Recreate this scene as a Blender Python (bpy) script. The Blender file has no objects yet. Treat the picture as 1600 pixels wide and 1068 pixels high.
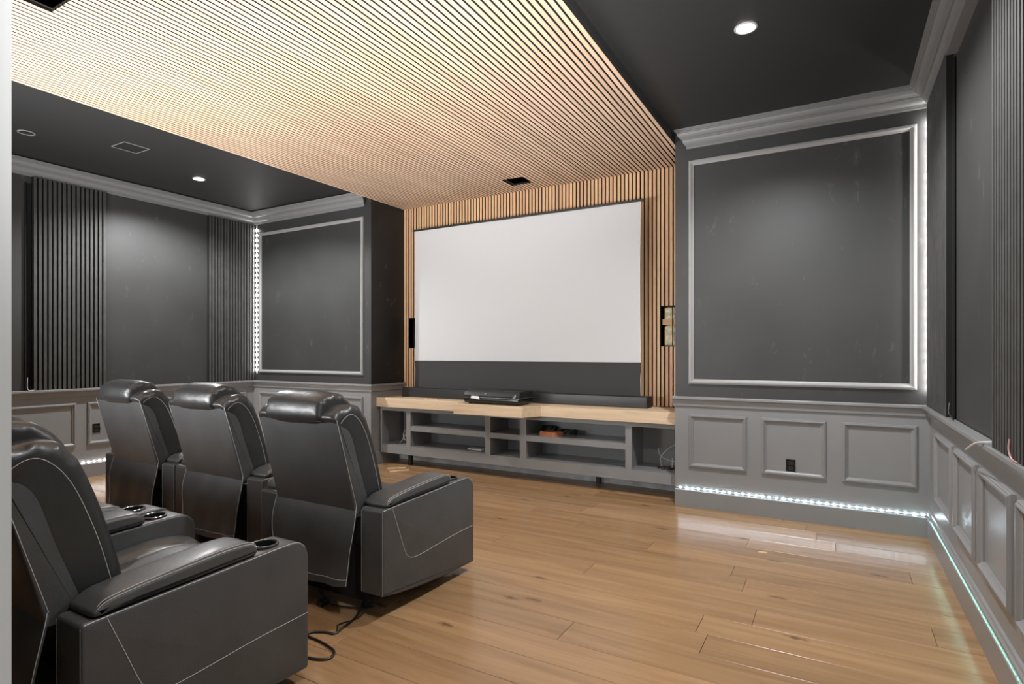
import bpy, bmesh, math, random
from mathutils import Vector, Matrix
random.seed(7)
scene = bpy.context.scene
COL = scene.collection
PI = math.pi

# ------------------------------------------------------------------ camera
cam_d = bpy.data.cameras.new('camera'); cam = bpy.data.objects.new('camera', cam_d); COL.objects.link(cam)
cam.location = (0, 0, 1.30); cam.rotation_euler = (PI / 2, 0, 0.518)
cam_d.sensor_width = 36; cam_d.lens = 36 * 889 / 1600; cam_d.shift_y = 16.5 / 1600; cam_d.clip_start = 0.02
scene.camera = cam

# ------------------------------------------------------------------ world and lights
world = bpy.data.worlds.new('hall_ambient'); scene.world = world; world.use_nodes = True
world.node_tree.nodes['Background'].inputs[0].default_value = (1.0, 0.985, 0.96, 1)
world.node_tree.nodes['Background'].inputs[1].default_value = 0.35
scene.view_settings.view_transform = 'Standard'; scene.view_settings.look = 'None'
scene.view_settings.gamma = 1; scene.view_settings.use_curve_mapping = False
scene.view_settings.exposure = 0.75

def area_light(name, loc, target, sx, sy, power, color=(1, 1, 1), spread=PI):
    d = bpy.data.lights.new(name, 'AREA'); d.shape = 'RECTANGLE'; d.size = sx; d.size_y = sy
    d.energy = power; d.color = color; d.spread = spread
    o = bpy.data.objects.new(name, d); COL.objects.link(o); o.location = loc
    o.rotation_euler = (Vector(target) - Vector(loc)).to_track_quat('-Z', 'Y').to_euler()
    return o
def spot(name, loc, power, color, angle=150, blend=0.6, radius=0.05):
    d = bpy.data.lights.new(name, 'SPOT'); d.energy = power; d.color = color
    d.spot_size = math.radians(angle); d.spot_blend = blend; d.shadow_soft_size = radius
    o = bpy.data.objects.new(name, d); COL.objects.link(o); o.location = loc
    return o
# added unseen fill lamps: hall, back wall and doorway, the last two brighten the slats
area_light('added_hall_fill', (-0.15, -1.0, 1.5), (-1.2, 4.0, 1.2), 1.3, 2.0, 11, (0.95, 0.98, 1.0))
area_light('added_ceiling_fill', (-3.3, 0.36, 1.25), (-2.9, 2.6, 3.08), 4.0, 0.25, 152, (0.98, 0.985, 1.0), math.radians(135))
area_light('added_doorway_fill', (0.42, 0.22, 0.75), (-1.7, 2.3, 3.08), 0.25, 0.4, 38, (0.98, 0.985, 1.0), math.radians(70))

# ------------------------------------------------------------------ room dimensions
Y1, Y2 = 4.93, 5.525            # faces of the two front piers, and the screen wall
XR, XL = 0.578, -6.805          # side walls
XPR, XPL = -1.198, -4.695       # recess edges
ZS, ZC, ZR = 3.08, 3.156, 0.93  # slatted soffit, tray ceiling, chair rail
YB = 0.30                       # front face of the back wall

# ------------------------------------------------------------------ materials
def mat(name, color, rough=0.5, metallic=0.0, coat=0.0, bump=0.0, bump_scale=60, mottle=0.0, mottle_scale=3, spec=0.5):
    m = bpy.data.materials.new(name); m.use_nodes = True; nt = m.node_tree; b = nt.nodes['Principled BSDF']
    b.inputs['Base Color'].default_value = (*color, 1); b.inputs['Roughness'].default_value = rough
    b.inputs['Metallic'].default_value = metallic; b.inputs['Coat Weight'].default_value = coat
    b.inputs['Coat Roughness'].default_value = 0.2; b.inputs['Specular IOR Level'].default_value = spec
    if mottle or bump:
        tc = nt.nodes.new('ShaderNodeNewGeometry')
    if mottle:
        n = nt.nodes.new('ShaderNodeTexNoise'); n.inputs['Scale'].default_value = mottle_scale; n.inputs['Detail'].default_value = 5
        nt.links.new(tc.outputs['Position'], n.inputs['Vector'])
        r = nt.nodes.new('ShaderNodeMapRange'); r.inputs[1].default_value = 0.3; r.inputs[2].default_value = 0.7
        r.inputs[3].default_value = 1 - mottle; r.inputs[4].default_value = 1 + mottle
        nt.links.new(n.outputs['Fac'], r.inputs[0])
        x = nt.nodes.new('ShaderNodeVectorMath'); x.operation = 'SCALE'; x.inputs[0].default_value = color
        nt.links.new(r.outputs[0], x.inputs['Scale']); nt.links.new(x.outputs[0], b.inputs['Base Color'])
    if bump:
        n2 = nt.nodes.new('ShaderNodeTexNoise'); n2.inputs['Scale'].default_value = bump_scale; n2.inputs['Detail'].default_value = 4
        nt.links.new(tc.outputs['Position'], n2.inputs['Vector'])
        bp = nt.nodes.new('ShaderNodeBump'); bp.inputs['Strength'].default_value = bump; bp.inputs['Distance'].default_value = 0.01
        nt.links.new(n2.outputs['Fac'], bp.inputs['Height']); nt.links.new(bp.outputs[0], b.inputs['Normal'])
    return m

def emit(name, color, strength):
    m = bpy.data.materials.new(name); m.use_nodes = True; nt = m.node_tree
    b = nt.nodes['Principled BSDF']; b.inputs['Base Color'].default_value = (*color, 1)
    b.inputs['Emission Color'].default_value = (*color, 1); b.inputs['Emission Strength'].default_value = strength
    return m

def wood(name, c_dark, c_light, axis='X', rough=0.4, tint=0.12, knots=False, coat=0.0, grain=26, hue=0.0):
    m = bpy.data.materials.new(name); m.use_nodes = True; nt = m.node_tree; L = nt.links; b = nt.nodes['Principled BSDF']
    g = nt.nodes.new('ShaderNodeNewGeometry'); oi = nt.nodes.new('ShaderNodeObjectInfo')
    off = nt.nodes.new('ShaderNodeVectorMath'); off.operation = 'SCALE'; off.inputs[0].default_value = (37, 53, 71)
    L.new(oi.outputs['Random'], off.inputs['Scale'])
    add = nt.nodes.new('ShaderNodeVectorMath'); add.operation = 'ADD'
    L.new(g.outputs['Position'], add.inputs[0]); L.new(off.outputs[0], add.inputs[1])
    sc = nt.nodes.new('ShaderNodeVectorMath'); sc.operation = 'MULTIPLY'
    st = {'X': (0.07, 1, 1), 'Y': (1, 0.07, 1), 'Z': (1, 1, 0.07)}[axis]
    sc.inputs[1].default_value = st; L.new(add.outputs[0], sc.inputs[0])
    n = nt.nodes.new('ShaderNodeTexNoise'); n.inputs['Scale'].default_value = grain; n.inputs['Detail'].default_value = 7
    n.inputs['Roughness'].default_value = 0.62; n.inputs['Distortion'].default_value = 0.7
    L.new(sc.outputs[0], n.inputs['Vector'])
    cr = nt.nodes.new('ShaderNodeValToRGB'); cr.color_ramp.elements[0].color = (*c_dark, 1); cr.color_ramp.elements[1].color = (*c_light, 1)
    cr.color_ramp.elements[0].position = 0.3; cr.color_ramp.elements[1].position = 0.68
    L.new(n.outputs['Fac'], cr.inputs[0])
    mr = nt.nodes.new('ShaderNodeMapRange'); mr.inputs[3].default_value = 1 - tint; mr.inputs[4].default_value = 1 + tint
    L.new(oi.outputs['Random'], mr.inputs[0])
    hs = nt.nodes.new('ShaderNodeHueSaturation'); L.new(cr.outputs[0], hs.inputs['Color']); L.new(mr.outputs[0], hs.inputs['Value'])
    if hue:
        wn = nt.nodes.new('ShaderNodeTexWhiteNoise'); wn.noise_dimensions = '1D'; L.new(oi.outputs['Random'], wn.inputs['W'])
        hr = nt.nodes.new('ShaderNodeMapRange'); hr.inputs[3].default_value = 0.5 - hue; hr.inputs[4].default_value = 0.5 + hue
        L.new(wn.outputs['Value'], hr.inputs[0]); L.new(hr.outputs[0], hs.inputs['Hue'])
    col = hs.outputs[0]
    if knots:
        sk = nt.nodes.new('ShaderNodeVectorMath'); sk.operation = 'MULTIPLY'; sk.inputs[1].default_value = (0.75, 2.1, 1)
        L.new(add.outputs[0], sk.inputs[0])
        v = nt.nodes.new('ShaderNodeTexVoronoi'); v.voronoi_dimensions = '2D'; v.inputs['Scale'].default_value = 1.0
        n3 = nt.nodes.new('ShaderNodeTexNoise'); n3.inputs['Scale'].default_value = 40; n3.inputs['Detail'].default_value = 3
        L.new(add.outputs[0], n3.inputs['Vector'])
        mx = nt.nodes.new('ShaderNodeVectorMath'); mx.operation = 'SCALE'; mx.inputs['Scale'].default_value = 0.07
        L.new(n3.outputs['Color'], mx.inputs[0])
        ad = nt.nodes.new('ShaderNodeVectorMath'); ad.operation = 'ADD'; L.new(sk.outputs[0], ad.inputs[0]); L.new(mx.outputs[0], ad.inputs[1])
        L.new(ad.outputs[0], v.inputs['Vector'])
        k = nt.nodes.new('ShaderNodeMapRange'); k.inputs[1].default_value = 0.008; k.inputs[2].default_value = 0.045
        k.inputs[3].default_value = 0.75; k.inputs[4].default_value = 0.0; L.new(v.outputs['Distance'], k.inputs[0])
        mi = nt.nodes.new('ShaderNodeMix'); mi.data_type = 'RGBA'; L.new(k.outputs[0], mi.inputs[0])
        L.new(col, mi.inputs[6]); mi.inputs[7].default_value = (c_dark[0] * .28, c_dark[1] * .24, c_dark[2] * .22, 1); col = mi.outputs[2]
    L.new(col, b.inputs['Base Color']); b.inputs['Roughness'].default_value = rough
    b.inputs['Coat Weight'].default_value = coat; b.inputs['Coat Roughness'].default_value = 0.25
    bp = nt.nodes.new('ShaderNodeBump'); bp.inputs['Strength'].default_value = 0.06; bp.inputs['Distance'].default_value = 0.003
    L.new(n.outputs['Fac'], bp.inputs['Height']); L.new(bp.outputs[0], b.inputs['Normal'])
    return m

def scuffed(name, color, rough):
    """dark wall paint with faint chalky scuffs"""
    m = mat(name, color, rough, mottle=0.14, mottle_scale=1.6, bump=0.05, bump_scale=220)
    nt = m.node_tree; L = nt.links; b = nt.nodes['Principled BSDF']
    src = b.inputs['Base Color'].links[0].from_socket
    g = nt.nodes.new('ShaderNodeNewGeometry')
    s = nt.nodes.new('ShaderNodeVectorMath'); s.operation = 'MULTIPLY'; s.inputs[1].default_value = (5, 5, 2.2); L.new(g.outputs['Position'], s.inputs[0])
    n = nt.nodes.new('ShaderNodeTexNoise'); n.inputs['Scale'].default_value = 2.2; n.inputs['Detail'].default_value = 8; n.inputs['Roughness'].default_value = 0.7
    L.new(s.outputs[0], n.inputs['Vector'])
    r = nt.nodes.new('ShaderNodeMapRange'); r.inputs[1].default_value = 0.615; r.inputs[2].default_value = 0.80; r.inputs[3].default_value = 0; r.inputs[4].default_value = 0.45
    L.new(n.outputs['Fac'], r.inputs[0])
    mi = nt.nodes.new('ShaderNodeMix'); mi.data_type = 'RGBA'; L.new(r.outputs[0], mi.inputs[0]); L.new(src, mi.inputs[6]); mi.inputs[7].default_value = (0.22, 0.22, 0.21, 1)
    L.new(mi.outputs[2], b.inputs['Base Color'])
    return m

M = {}
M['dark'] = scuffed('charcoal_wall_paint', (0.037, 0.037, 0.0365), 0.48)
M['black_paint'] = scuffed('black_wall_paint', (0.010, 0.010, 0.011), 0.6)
M['ceil'] = mat('black_ceiling_paint', (0.024, 0.024, 0.024), 0.6, bump=0.05, bump_scale=300, spec=0.35)
M['grey'] = mat('grey_satin_paint', (0.235, 0.238, 0.240), 0.32, mottle=0.03, mottle_scale=4)
M['crown'] = mat('grey_crown_paint', (0.20, 0.20, 0.199), 0.38)
M['frame'] = mat('pale_grey_moulding_paint', (0.30, 0.298, 0.29), 0.4)
M['dslat'] = mat('charcoal_slat', (0.052, 0.052, 0.050), 0.55, mottle=0.2, mottle_scale=9)
M['felt'] = mat('black_felt', (0.004, 0.004, 0.004), 0.95)
M['felt_brown'] = mat('dark_brown_felt', (0.010, 0.005, 0.002), 0.95)
M['oak'] = wood('oak_floor', (0.25, 0.143, 0.068), (0.385, 0.234, 0.117), 'X', 0.26, 0.10, True, 0.1, 13)
M['slat_c'] = wood('lit_ceiling_slat_veneer', (0.60, 0.41, 0.27), (0.70, 0.505, 0.36), 'Y', 0.45, 0.09, grain=60, hue=0.006)  # same wood as the wall slats, brighter light put into the colour
M['slat_w'] = wood('wall_slat_veneer', (0.52, 0.30, 0.155), (0.66, 0.42, 0.24), 'Z', 0.45, 0.13, grain=60, hue=0.008)
M['top'] = wood('pale_maple_top', (0.58, 0.43, 0.27), (0.74, 0.58, 0.40), 'X', 0.42, 0.03, grain=22)
M['scrapwood'] = wood('raw_wood_offcut', (0.55, 0.38, 0.2), (0.75, 0.55, 0.33), 'X', 0.6, 0.05)
M['white'] = mat('white_trim_paint', (0.46, 0.462, 0.455), 0.4)
M['screen'] = mat('matte_white_screen', (0.50, 0.503, 0.508), 0.75)
M['screen_black'] = mat('black_screen_cloth', (0.035, 0.035, 0.035), 0.85, bump=0.2, bump_scale=400)
M['housing'] = mat('black_aluminium', (0.02, 0.02, 0.02), 0.4, bump=0.1, bump_scale=200)
M['leather'] = mat('black_leather', (0.054, 0.0545, 0.055), 0.44, coat=0.12, bump=0.10, bump_scale=160, mottle=0.12, mottle_scale=7)
M['leather_soft'] = mat('black_glossy_leather', (0.020, 0.020, 0.020), 0.40, coat=0.12, bump=0.3, bump_scale=22)
M['stitch'] = mat('white_stitching', (0.55, 0.545, 0.53), 0.8)
M['chrome'] = mat('steel_ring', (0.45, 0.45, 0.45), 0.2, metallic=1.0)
M['cup'] = mat('black_cup_plastic', (0.008, 0.008, 0.008), 0.3)
M['plastic'] = mat('black_plastic', (0.012, 0.012, 0.012), 0.5)
M['gloss'] = mat('black_gloss_plastic', (0.010, 0.010, 0.010), 0.25)
M['silver'] = mat('silver_trim', (0.6, 0.6, 0.6), 0.3, metallic=0.8)
M['paper'] = mat('white_paper', (0.75, 0.75, 0.73), 0.7)
M['kick'] = mat('unpainted_primer', (0.62, 0.62, 0.63), 0.6, mottle=0.25, mottle_scale=8)
M['wire_w'] = mat('white_wire', (0.6, 0.6, 0.58), 0.5)
M['wire_p'] = mat('pink_wire', (0.45, 0.25, 0.22), 0.5)
M['wire_b'] = mat('black_cable', (0.008, 0.008, 0.008), 0.45)
M['orange'] = mat('terracotta_box', (0.50, 0.19, 0.085), 0.6, mottle=0.15, mottle_scale=30)
M['insul'] = mat('cream_insulation', (0.62, 0.55, 0.38), 0.9, mottle=0.35, mottle_scale=30, bump=0.8, bump_scale=40)
M['stud'] = wood('pine_stud', (0.45, 0.27, 0.14), (0.6, 0.38, 0.2), 'X', 0.6, 0.02)
M['niche'] = mat('shaded_niche_board', (0.045, 0.028, 0.018), 0.7, mottle=0.3, mottle_scale=14)  # shade inside the cut-outs is put into this dark colour
M['led'] = emit('cool_white_led', (0.72, 0.90, 1.0), 70)
M['led_g'] = emit('teal_white_led', (0.45, 1.0, 0.85), 16)
M['led_n'] = emit('neutral_white_led', (1.0, 0.98, 0.95), 40)
M['led_x'] = emit('strong_white_led', (1.0, 0.98, 0.95), 170)
M['lamp'] = emit('downlight_lens', (1.0, 0.97, 0.92), 40)
M['tape'] = mat('led_tape', (0.5, 0.5, 0.5), 0.5)

# ------------------------------------------------------------------ mesh helpers
class MB:
    def __init__(s): s.v = []; s.f = []
    def box(s, x0, x1, y0, y1, z0, z1):
        i = len(s.v)
        s.v += [(x0, y0, z0), (x1, y0, z0), (x1, y1, z0), (x0, y1, z0), (x0, y0, z1), (x1, y0, z1), (x1, y1, z1), (x0, y1, z1)]
        s.f += [tuple(i + k for k in q) for q in ((3, 2, 1, 0), (4, 5, 6, 7), (0, 1, 5, 4), (1, 2, 6, 5), (2, 3, 7, 6), (3, 0, 4, 7))]
        return s
    def loft(s, loops, caps=True, close_v=False):
        i = len(s.v); n = len(loops[0])
        for l in loops: s.v += [tuple(p) for p in l]
        m = len(loops)
        for a in range(m if close_v else m - 1):
            b = (a + 1) % m
            for k in range(n):
                j = (k + 1) % n
                s.f.append((i + a * n + k, i + a * n + j, i + b * n + j, i + b * n + k))
        if caps and not close_v:
            s.f.append(tuple(i + k for k in reversed(range(n)))); s.f.append(tuple(i + (m - 1) * n + k for k in range(n)))
        return s
    def tube(s, pts, r, n=6, closed=False):
        pts = [Vector(p) for p in pts]; loops = []; m = len(pts); up = None
        for k, p in enumerate(pts):
            a = pts[k - 1] if (k > 0 or closed) else pts[0]; b = pts[(k + 1) % m] if (k < m - 1 or closed) else pts[-1]
            t = (b - a)
            t = t.normalized() if t.length > 1e-9 else Vector((0, 0, 1))
            if up is None: up = Vector((0, 0, 1)) if abs(t.z) < 0.9 else Vector((1, 0, 0))
            sd = t.cross(up)
            if sd.length < 1e-6: sd = t.orthogonal()
            sd.normalize(); up = sd.cross(t).normalized()
            loops.append([p + r * (math.cos(2 * PI * q / n) * sd + math.sin(2 * PI * q / n) * up) for q in range(n)])
        return s.loft(loops, True, closed)
    def lathe(s, prof, cx, cy, n=24, close=False):
        loops = [[(cx + r * math.cos(2 * PI * q / n), cy + r * math.sin(2 * PI * q / n), z) for q in range(n)] for r, z in prof]
        return s.loft(loops, True, close)
    def prism(s, pts, fn0, fn1):
        return s.loft([[fn0(*p) for p in pts], [fn1(*p) for p in pts]])
    def flank(s, me, face_m, side_m, axis, sign):
        me.materials.append(face_m); me.materials.append(side_m)
        for p in me.polygons: p.material_index = 0 if p.normal[axis] * sign > .5 else 1
    def mesh(s, name, angle=40):
        me = bpy.data.meshes.new(name); me.from_pydata(s.v, [], s.f); me.update()
        bm = bmesh.new(); bm.from_mesh(me); bmesh.ops.recalc_face_normals(bm, faces=bm.faces); bm.to_mesh(me); bm.free()
        me.polygons.foreach_set('use_smooth', [True] * len(me.polygons)); me.set_sharp_from_angle(angle=math.radians(angle))
        return me
    def build(s, name, m, parent=None, angle=40, base=False):
        loc = (0, 0, 0)
        if base:
            xs, ys, zs = zip(*s.v); loc = ((min(xs) + max(xs)) / 2, (min(ys) + max(ys)) / 2, min(zs))
            s.v = [(x - loc[0], y - loc[1], z - loc[2]) for x, y, z in s.v]
        me = s.mesh(name, angle); me.materials.append(m)
        return link(name, me, parent, loc)

def link(name, me, parent=None, loc=(0, 0, 0)):
    o = bpy.data.objects.new(name, me); COL.objects.link(o); o.location = loc
    if parent: o.parent = parent
    return o
def tag(o, label=None, cat=None, group=None, kind=None):
    if label: o['label'] = label
    if cat: o['category'] = cat
    if group: o['group'] = group
    if kind: o['kind'] = kind
    return o
def empty(name, loc=(0, 0, 0), rz=0):
    o = bpy.data.objects.new(name, None); COL.objects.link(o); o.location = loc; o.rotation_euler = (0, 0, rz); o.empty_display_size = 0.1
    return o
def struct(o, label):
    return tag(o, label, None, None, 'structure')

def smooth_path(pts, n=6, closed=False):
    P = [Vector(p) for p in pts]; m = len(P); out = []
    rng = m if closed else m - 1
    for i in range(rng):
        p1, p2 = P[i], P[(i + 1) % m]
        p0 = P[i - 1] if (closed or i > 0) else p1
        p3 = P[(i + 2) % m] if (closed or i + 2 < m) else p2
        for k in range(n):
            t = k / n
            out.append(0.5 * ((2 * p1) + (p2 - p0) * t + (2 * p0 - 5 * p1 + 4 * p2 - p3) * t * t + (3 * p1 - p0 - 3 * p2 + p3) * t ** 3))
    if not closed: out.append(P[-1])
    return out

def round_poly(pts, seg=5):
    """pts: (a, b, radius) closed -> rounded outline"""
    out = []; n = len(pts)
    for i in range(n):
        p = Vector(pts[i][:2]); a = Vector(pts[i - 1][:2]); b = Vector(pts[(i + 1) % n][:2]); r = pts[i][2]
        if r <= 0: out.append(p); continue
        u = (a - p); v = (b - p); lu, lv = u.length, v.length; d = min(r, lu * .49, lv * .49)
        s, e = p + u / lu * d, p + v / lv * d
        for k in range(seg + 1):
            t = k / seg; out.append((1 - t) ** 2 * s + 2 * t * (1 - t) * p + t * t * e)
    return out
def normals2(P):
    n = len(P); area = sum(P[i].x * P[(i + 1) % n].y - P[(i + 1) % n].x * P[i].y for i in range(n)); sg = 1 if area > 0 else -1
    N = []
    for i in range(n):
        t = (P[(i + 1) % n] - P[i - 1]); N.append(Vector((t.y, -t.x)).normalized() * sg if t.length > 1e-9 else Vector((0, 0)))
    return N
def pillow(mb, P, x0, x1, r, crown=0.0, disp=None, seg=5, mid=8):
    """profile P in (y, z) carried along x, its ends rounded with radius r"""
    P = [Vector(p) for p in P]; N = normals2(P); hw = (x1 - x0) / 2; cx = (x0 + x1) / 2; xs = []
    for k in range(seg + 1):
        a = k / seg * PI / 2; xs.append((-hw + r - r * math.cos(a), r * (1 - math.sin(a))))
    for k in range(1, mid): xs.append((-hw + r + (2 * hw - 2 * r) * k / mid, 0))
    for k in range(seg + 1):
        a = PI / 2 - k / seg * PI / 2; xs.append((hw - r + r * math.cos(a), r * (1 - math.sin(a))))
    loops = []
    for x, e in xs:
        c = crown * (1 - (x / hw) ** 2); L = []
        for i, (p, nn) in enumerate(zip(P, N)):
            q = p - nn * (e - c)
            if disp: q = q + nn * disp(x / hw, i / len(P), p)
            L.append((cx + x, q.x, q.y))
        loops.append(L)
    return mb.loft(loops)

def moulding_frame(mb, u0, u1, v0, v1, to3d, w=0.036, d=0.022):
    """mitred picture-frame moulding; to3d(u, v, out)"""
    prof = [(0, 0), (0, d * .55), (w * .10, d * .75), (w * .22, d * .75), (w * .30, d), (w * .5, d), (w * .62, d * .7), (w * .85, d * .45), (w, d * .35), (w, 0)]
    loops = []
    for (u, v, su, sv) in ((u0, v0, 1, 1), (u1, v0, -1, 1), (u1, v1, -1, -1), (u0, v1, 1, -1)):
        loops.append([to3d(u + su * a, v + sv * a, o) for a, o in prof])
    return mb.loft(loops, False, True)

def led_row(root, pts, size, m, axis_scale=(1, 1, 1)):
    me = MB().box(-size[0] / 2, size[0] / 2, -size[1] / 2, size[1] / 2, -size[2] / 2, size[2] / 2).mesh('led'); me.materials.append(m)
    for p in pts: link('led', me, root, p)

# ------------------------------------------------------------------ floor
floor = MB().box(XL - .1, XR + .1, -1.6, Y2 + .05, -0.06, -0.012).build('floor', M['felt_brown'])
struct(floor, 'wide oak plank floor of the theatre room')
PW = 0.194; row = 0; y = 2.34 - 20 * PW
ends = {0: -1.10, 7: -1.09, 8: -1.69, 11: -1.78, -2: -0.62, 3: -0.35, 5: -2.05, 2: -2.5, -1: -2.0}
k = -20
while y < Y2 - .02:
    xe = ends.get(k, random.uniform(-2.6, 0.2)); x = xe
    cuts = [xe]
    while x > XL: x -= random.uniform(1.5, 2.2); cuts.append(x)
    x = xe
    while x < XR: x += random.uniform(1.5, 2.2); cuts.append(x)
    cuts = sorted(max(XL - .05, min(XR + .02, c)) for c in cuts); cuts = sorted(set(cuts))
    for a, b in zip(cuts, cuts[1:]):
        if b - a < .05: continue
        g = 0.0009; yy1 = min(y + PW, Y2)
        mb = MB(); c = .0015
        lo = [(a + g, y + g, -.012), (b - g, y + g, -.012), (b - g, yy1 - g, -.012), (a + g, yy1 - g, -.012)]
        l1 = [(px, py, -c) for px, py, _ in lo]
        l2 = [(a + g + c, y + g + c, 0), (b - g - c, y + g + c, 0), (b - g - c, yy1 - g - c, 0), (a + g + c, yy1 - g - c, 0)]
        mb.loft([lo, l1, l2]); mb.build('plank', M['oak'], floor, 20)
    y += PW; k += 1

# ------------------------------------------------------------------ ceiling
ceil = MB().box(XL - .1, XPL, YB - .2, Y1 + .7, ZC, ZC + .06).box(XPR, XR + .1, YB - .2, Y1 + .7, ZC, ZC + .06).build('ceiling', M['ceil'])
struct(ceil, 'black tray ceiling either side of the slatted wood band')
H1 = (-2.985, -2.785, 5.05, 5.285)      # speaker cut-outs in the slats
H2 = (-3.56, -3.375, 1.14, 1.395)
sof = MB()
xs = [XPL, H2[0], H2[1], H1[0], H1[1], XPR]
for i, (a, b) in enumerate(zip(xs, xs[1:])):
    if i == 1: sof.box(a, b, YB - .2, H2[2], ZS + .02, ZC + .05).box(a, b, H2[3], Y2 + .05, ZS + .02, ZC + .05)
    elif i == 3: sof.box(a, b, YB - .2, H1[2], ZS + .02, ZC + .05).box(a, b, H1[3], Y2 + .05, ZS + .02, ZC + .05)
    else: sof.box(a, b, YB - .2, Y2 + .05, ZS + .02, ZC + .05)
soffit = sof.build('soffit', M['ceil'], ceil)
f2 = MB(); zf0, zf1 = ZS + .017, ZS + .0198
for i, (a, b) in enumerate(zip(xs, xs[1:])):
    a2 = a + .004 if i == 0 else a; b2 = b - .004 if i == 4 else b
    H = {1: H2, 3: H1}.get(i)
    if H: f2.box(a2, b2, YB, H[2], zf0, zf1).box(a2, b2, H[3], Y2, zf0, zf1)
    else: f2.box(a2, b2, YB, Y2, zf0, zf1)
f2.build('felt_backing', M['felt_brown'], ceil)
for H in (H1, H2):
    w = MB(); t = .012; z0, z1 = ZS + .02, ZS + .16
    w.box(H[0] - t, H[0], H[2], H[3], z0, z1).box(H[1], H[1] + t, H[2], H[3], z0, z1)
    w.box(H[0] - t, H[1] + t, H[2] - t, H[2], z0, z1).box(H[0] - t, H[1] + t, H[3], H[3] + t, z0, z1).box(H[0] - t, H[1] + t, H[2] - t, H[3] + t, z1, z1 + .01)
    cut = w.build('speaker_cutout', M['niche'], ceil)
    cx = (H[0] + H[1]) / 2
    MB().box(H[0] + .03, H[1] - .0, H[2] + .075, H[2] + .095, ZS + .03, ZS + .05).box(H[0] + .03, H[0] + .05, H[2] + .01, H[2] + .095, ZS + .03, ZS + .05).build('cutout_batten', M['stud'], cut)
NS = 87; PITCH = (XPR - XPL) / NS; SW = 0.0274
smesh = {}
def slat_y(x0, y0, y1, parent):
    key = round(y1 - y0, 3)
    if key not in smesh:
        mb = MB(); L = y1 - y0
        pts = [(0, 0), (0, .0185), (.0015, .02), (SW - .0015, .02), (SW, .0185), (SW, 0)]
        mb.prism(pts, lambda a, b: (a, 0, .02 - b), lambda a, b: (a, L, .02 - b))
        smesh[key] = mb.mesh('slat', 30); mb.flank(smesh[key], M['slat_c'], M['felt_brown'], 2, -1)
    link('slat', smesh[key], parent, (x0, y0, ZS))
slat_root = soffit
for i in range(NS):
    x0 = XPL + i * PITCH + (PITCH - SW) / 2; segs = [(YB, Y2 - .021)]
    for H in (H1, H2):
        if x0 + SW > H[0] and x0 < H[1]:
            segs = [q for s in segs for q in (((s[0], H[2]), (H[3], s[1])) if s[0] < H[2] and s[1] > H[3] else (s,))]
    for a, b in segs: slat_y(x0, a, b, slat_root)

# ------------------------------------------------------------------ screen wall
NR = (-1.466, XPR, 1.36, 1.75); NL = (-4.612, -4.49, 1.355, 1.727)
wf = MB(); xs = [XPL, NL[0], NL[1], NR[0], XPR]; yb0, yb1 = Y2, Y2 + .06
for i, (a, b) in enumerate(zip(xs, xs[1:])):
    H = {1: NL, 3: NR}.get(i)
    if H: wf.box(a, b, yb0, yb1, 0, H[2]).box(a, b, yb0, yb1, H[3], ZC)
    else: wf.box(a, b, yb0, yb1, 0, ZC)
wall_front = wf.build('wall_front', M['felt_brown']); struct(wall_front, 'screen wall of vertical wood slats on dark felt between two piers')
wm = {}
for i in range(NS):
    x0 = XPL + i * PITCH + (PITCH - SW) / 2; segs = [(0.78, ZS)]
    for H in (NR, NL):
        if x0 + SW > H[0] and x0 < H[1]: segs = [(0.78, H[2]), (H[3], ZS)]
    for a, b in segs:
        key = round(b - a, 3)
        if key not in wm:
            L = b - a; mb = MB(); pts = [(0, 0), (0, .0185), (.0015, .02), (SW - .0015, .02), (SW, .0185), (SW, 0)]
            mb.prism(pts, lambda p, q: (p, -q, 0), lambda p, q: (p, -q, L)); wm[key] = mb.mesh('slat', 30); mb.flank(wm[key], M['slat_w'], M['felt_brown'], 1, -1)
        link('slat', wm[key], wall_front, (x0, Y2, a))
def lumpy(x0, x1, z0, z1, y, seed, depth=.03, n=10):
    random.seed(seed); mb = MB(); P = []
    for j in range(n + 1):
        for i in range(n + 1):
            e = 0 if i in (0, n) or j in (0, n) else 1
            P.append((x0 + (x1 - x0) * i / n, y - e * random.uniform(.2, 1) * depth, z0 + (z1 - z0) * j / n))
    mb.v = P
    for j in range(n):
        for i in range(n): mb.f.append((j * (n + 1) + i, j * (n + 1) + i + 1, (j + 1) * (n + 1) + i + 1, (j + 1) * (n + 1) + i))
    k = len(mb.v); mb.box(x0, x1, y, y + .02, z0, z1)
    return mb
for H, lit in ((NR, 1), (NL, 0)):
    w = MB(); t = .01; y0, y1 = Y2 + .06, Y2 + .16
    w.box(H[0] - t, H[0], Y2, y1, H[2], H[3]).box(H[0] - t, H[1] + t, y1, y1 + t, H[2], H[3]).box(H[0] - t, H[1] + t, y0, y1, H[2] - t, H[2]).box(H[0] - t, H[1] + t, y0, y1, H[3], H[3] + t).box(H[1], H[1] + t, y0, y1, H[2], H[3])
    nb = w.build('wall_cutout', M['stud'] if lit else M['niche'], wall_front)
    if lit:
        zm = (H[2] + H[3]) / 2 + .04
        lumpy(H[0] + .012, H[1] - .002, H[2] + .01, zm - .03, Y2 + .035, 3).build('insulation', M['insul'], nb, 60)
        lumpy(H[0] + .012, H[1] - .002, zm + .03, H[3] - .01, Y2 + .035, 5).build('insulation', M['insul'], nb, 60)
        MB().box(H[0], H[1], Y2 + .002, Y2 + .05, zm - .028, zm + .028).build('stud', M['stud'], nb)
        MB().tube([(H[0] + .098, Y2 - .008, H[2]), (H[0] + .098, Y2 - .008, H[3])], .004).build('cable', M['wire_b'], nb)
random.seed(11)

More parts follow.
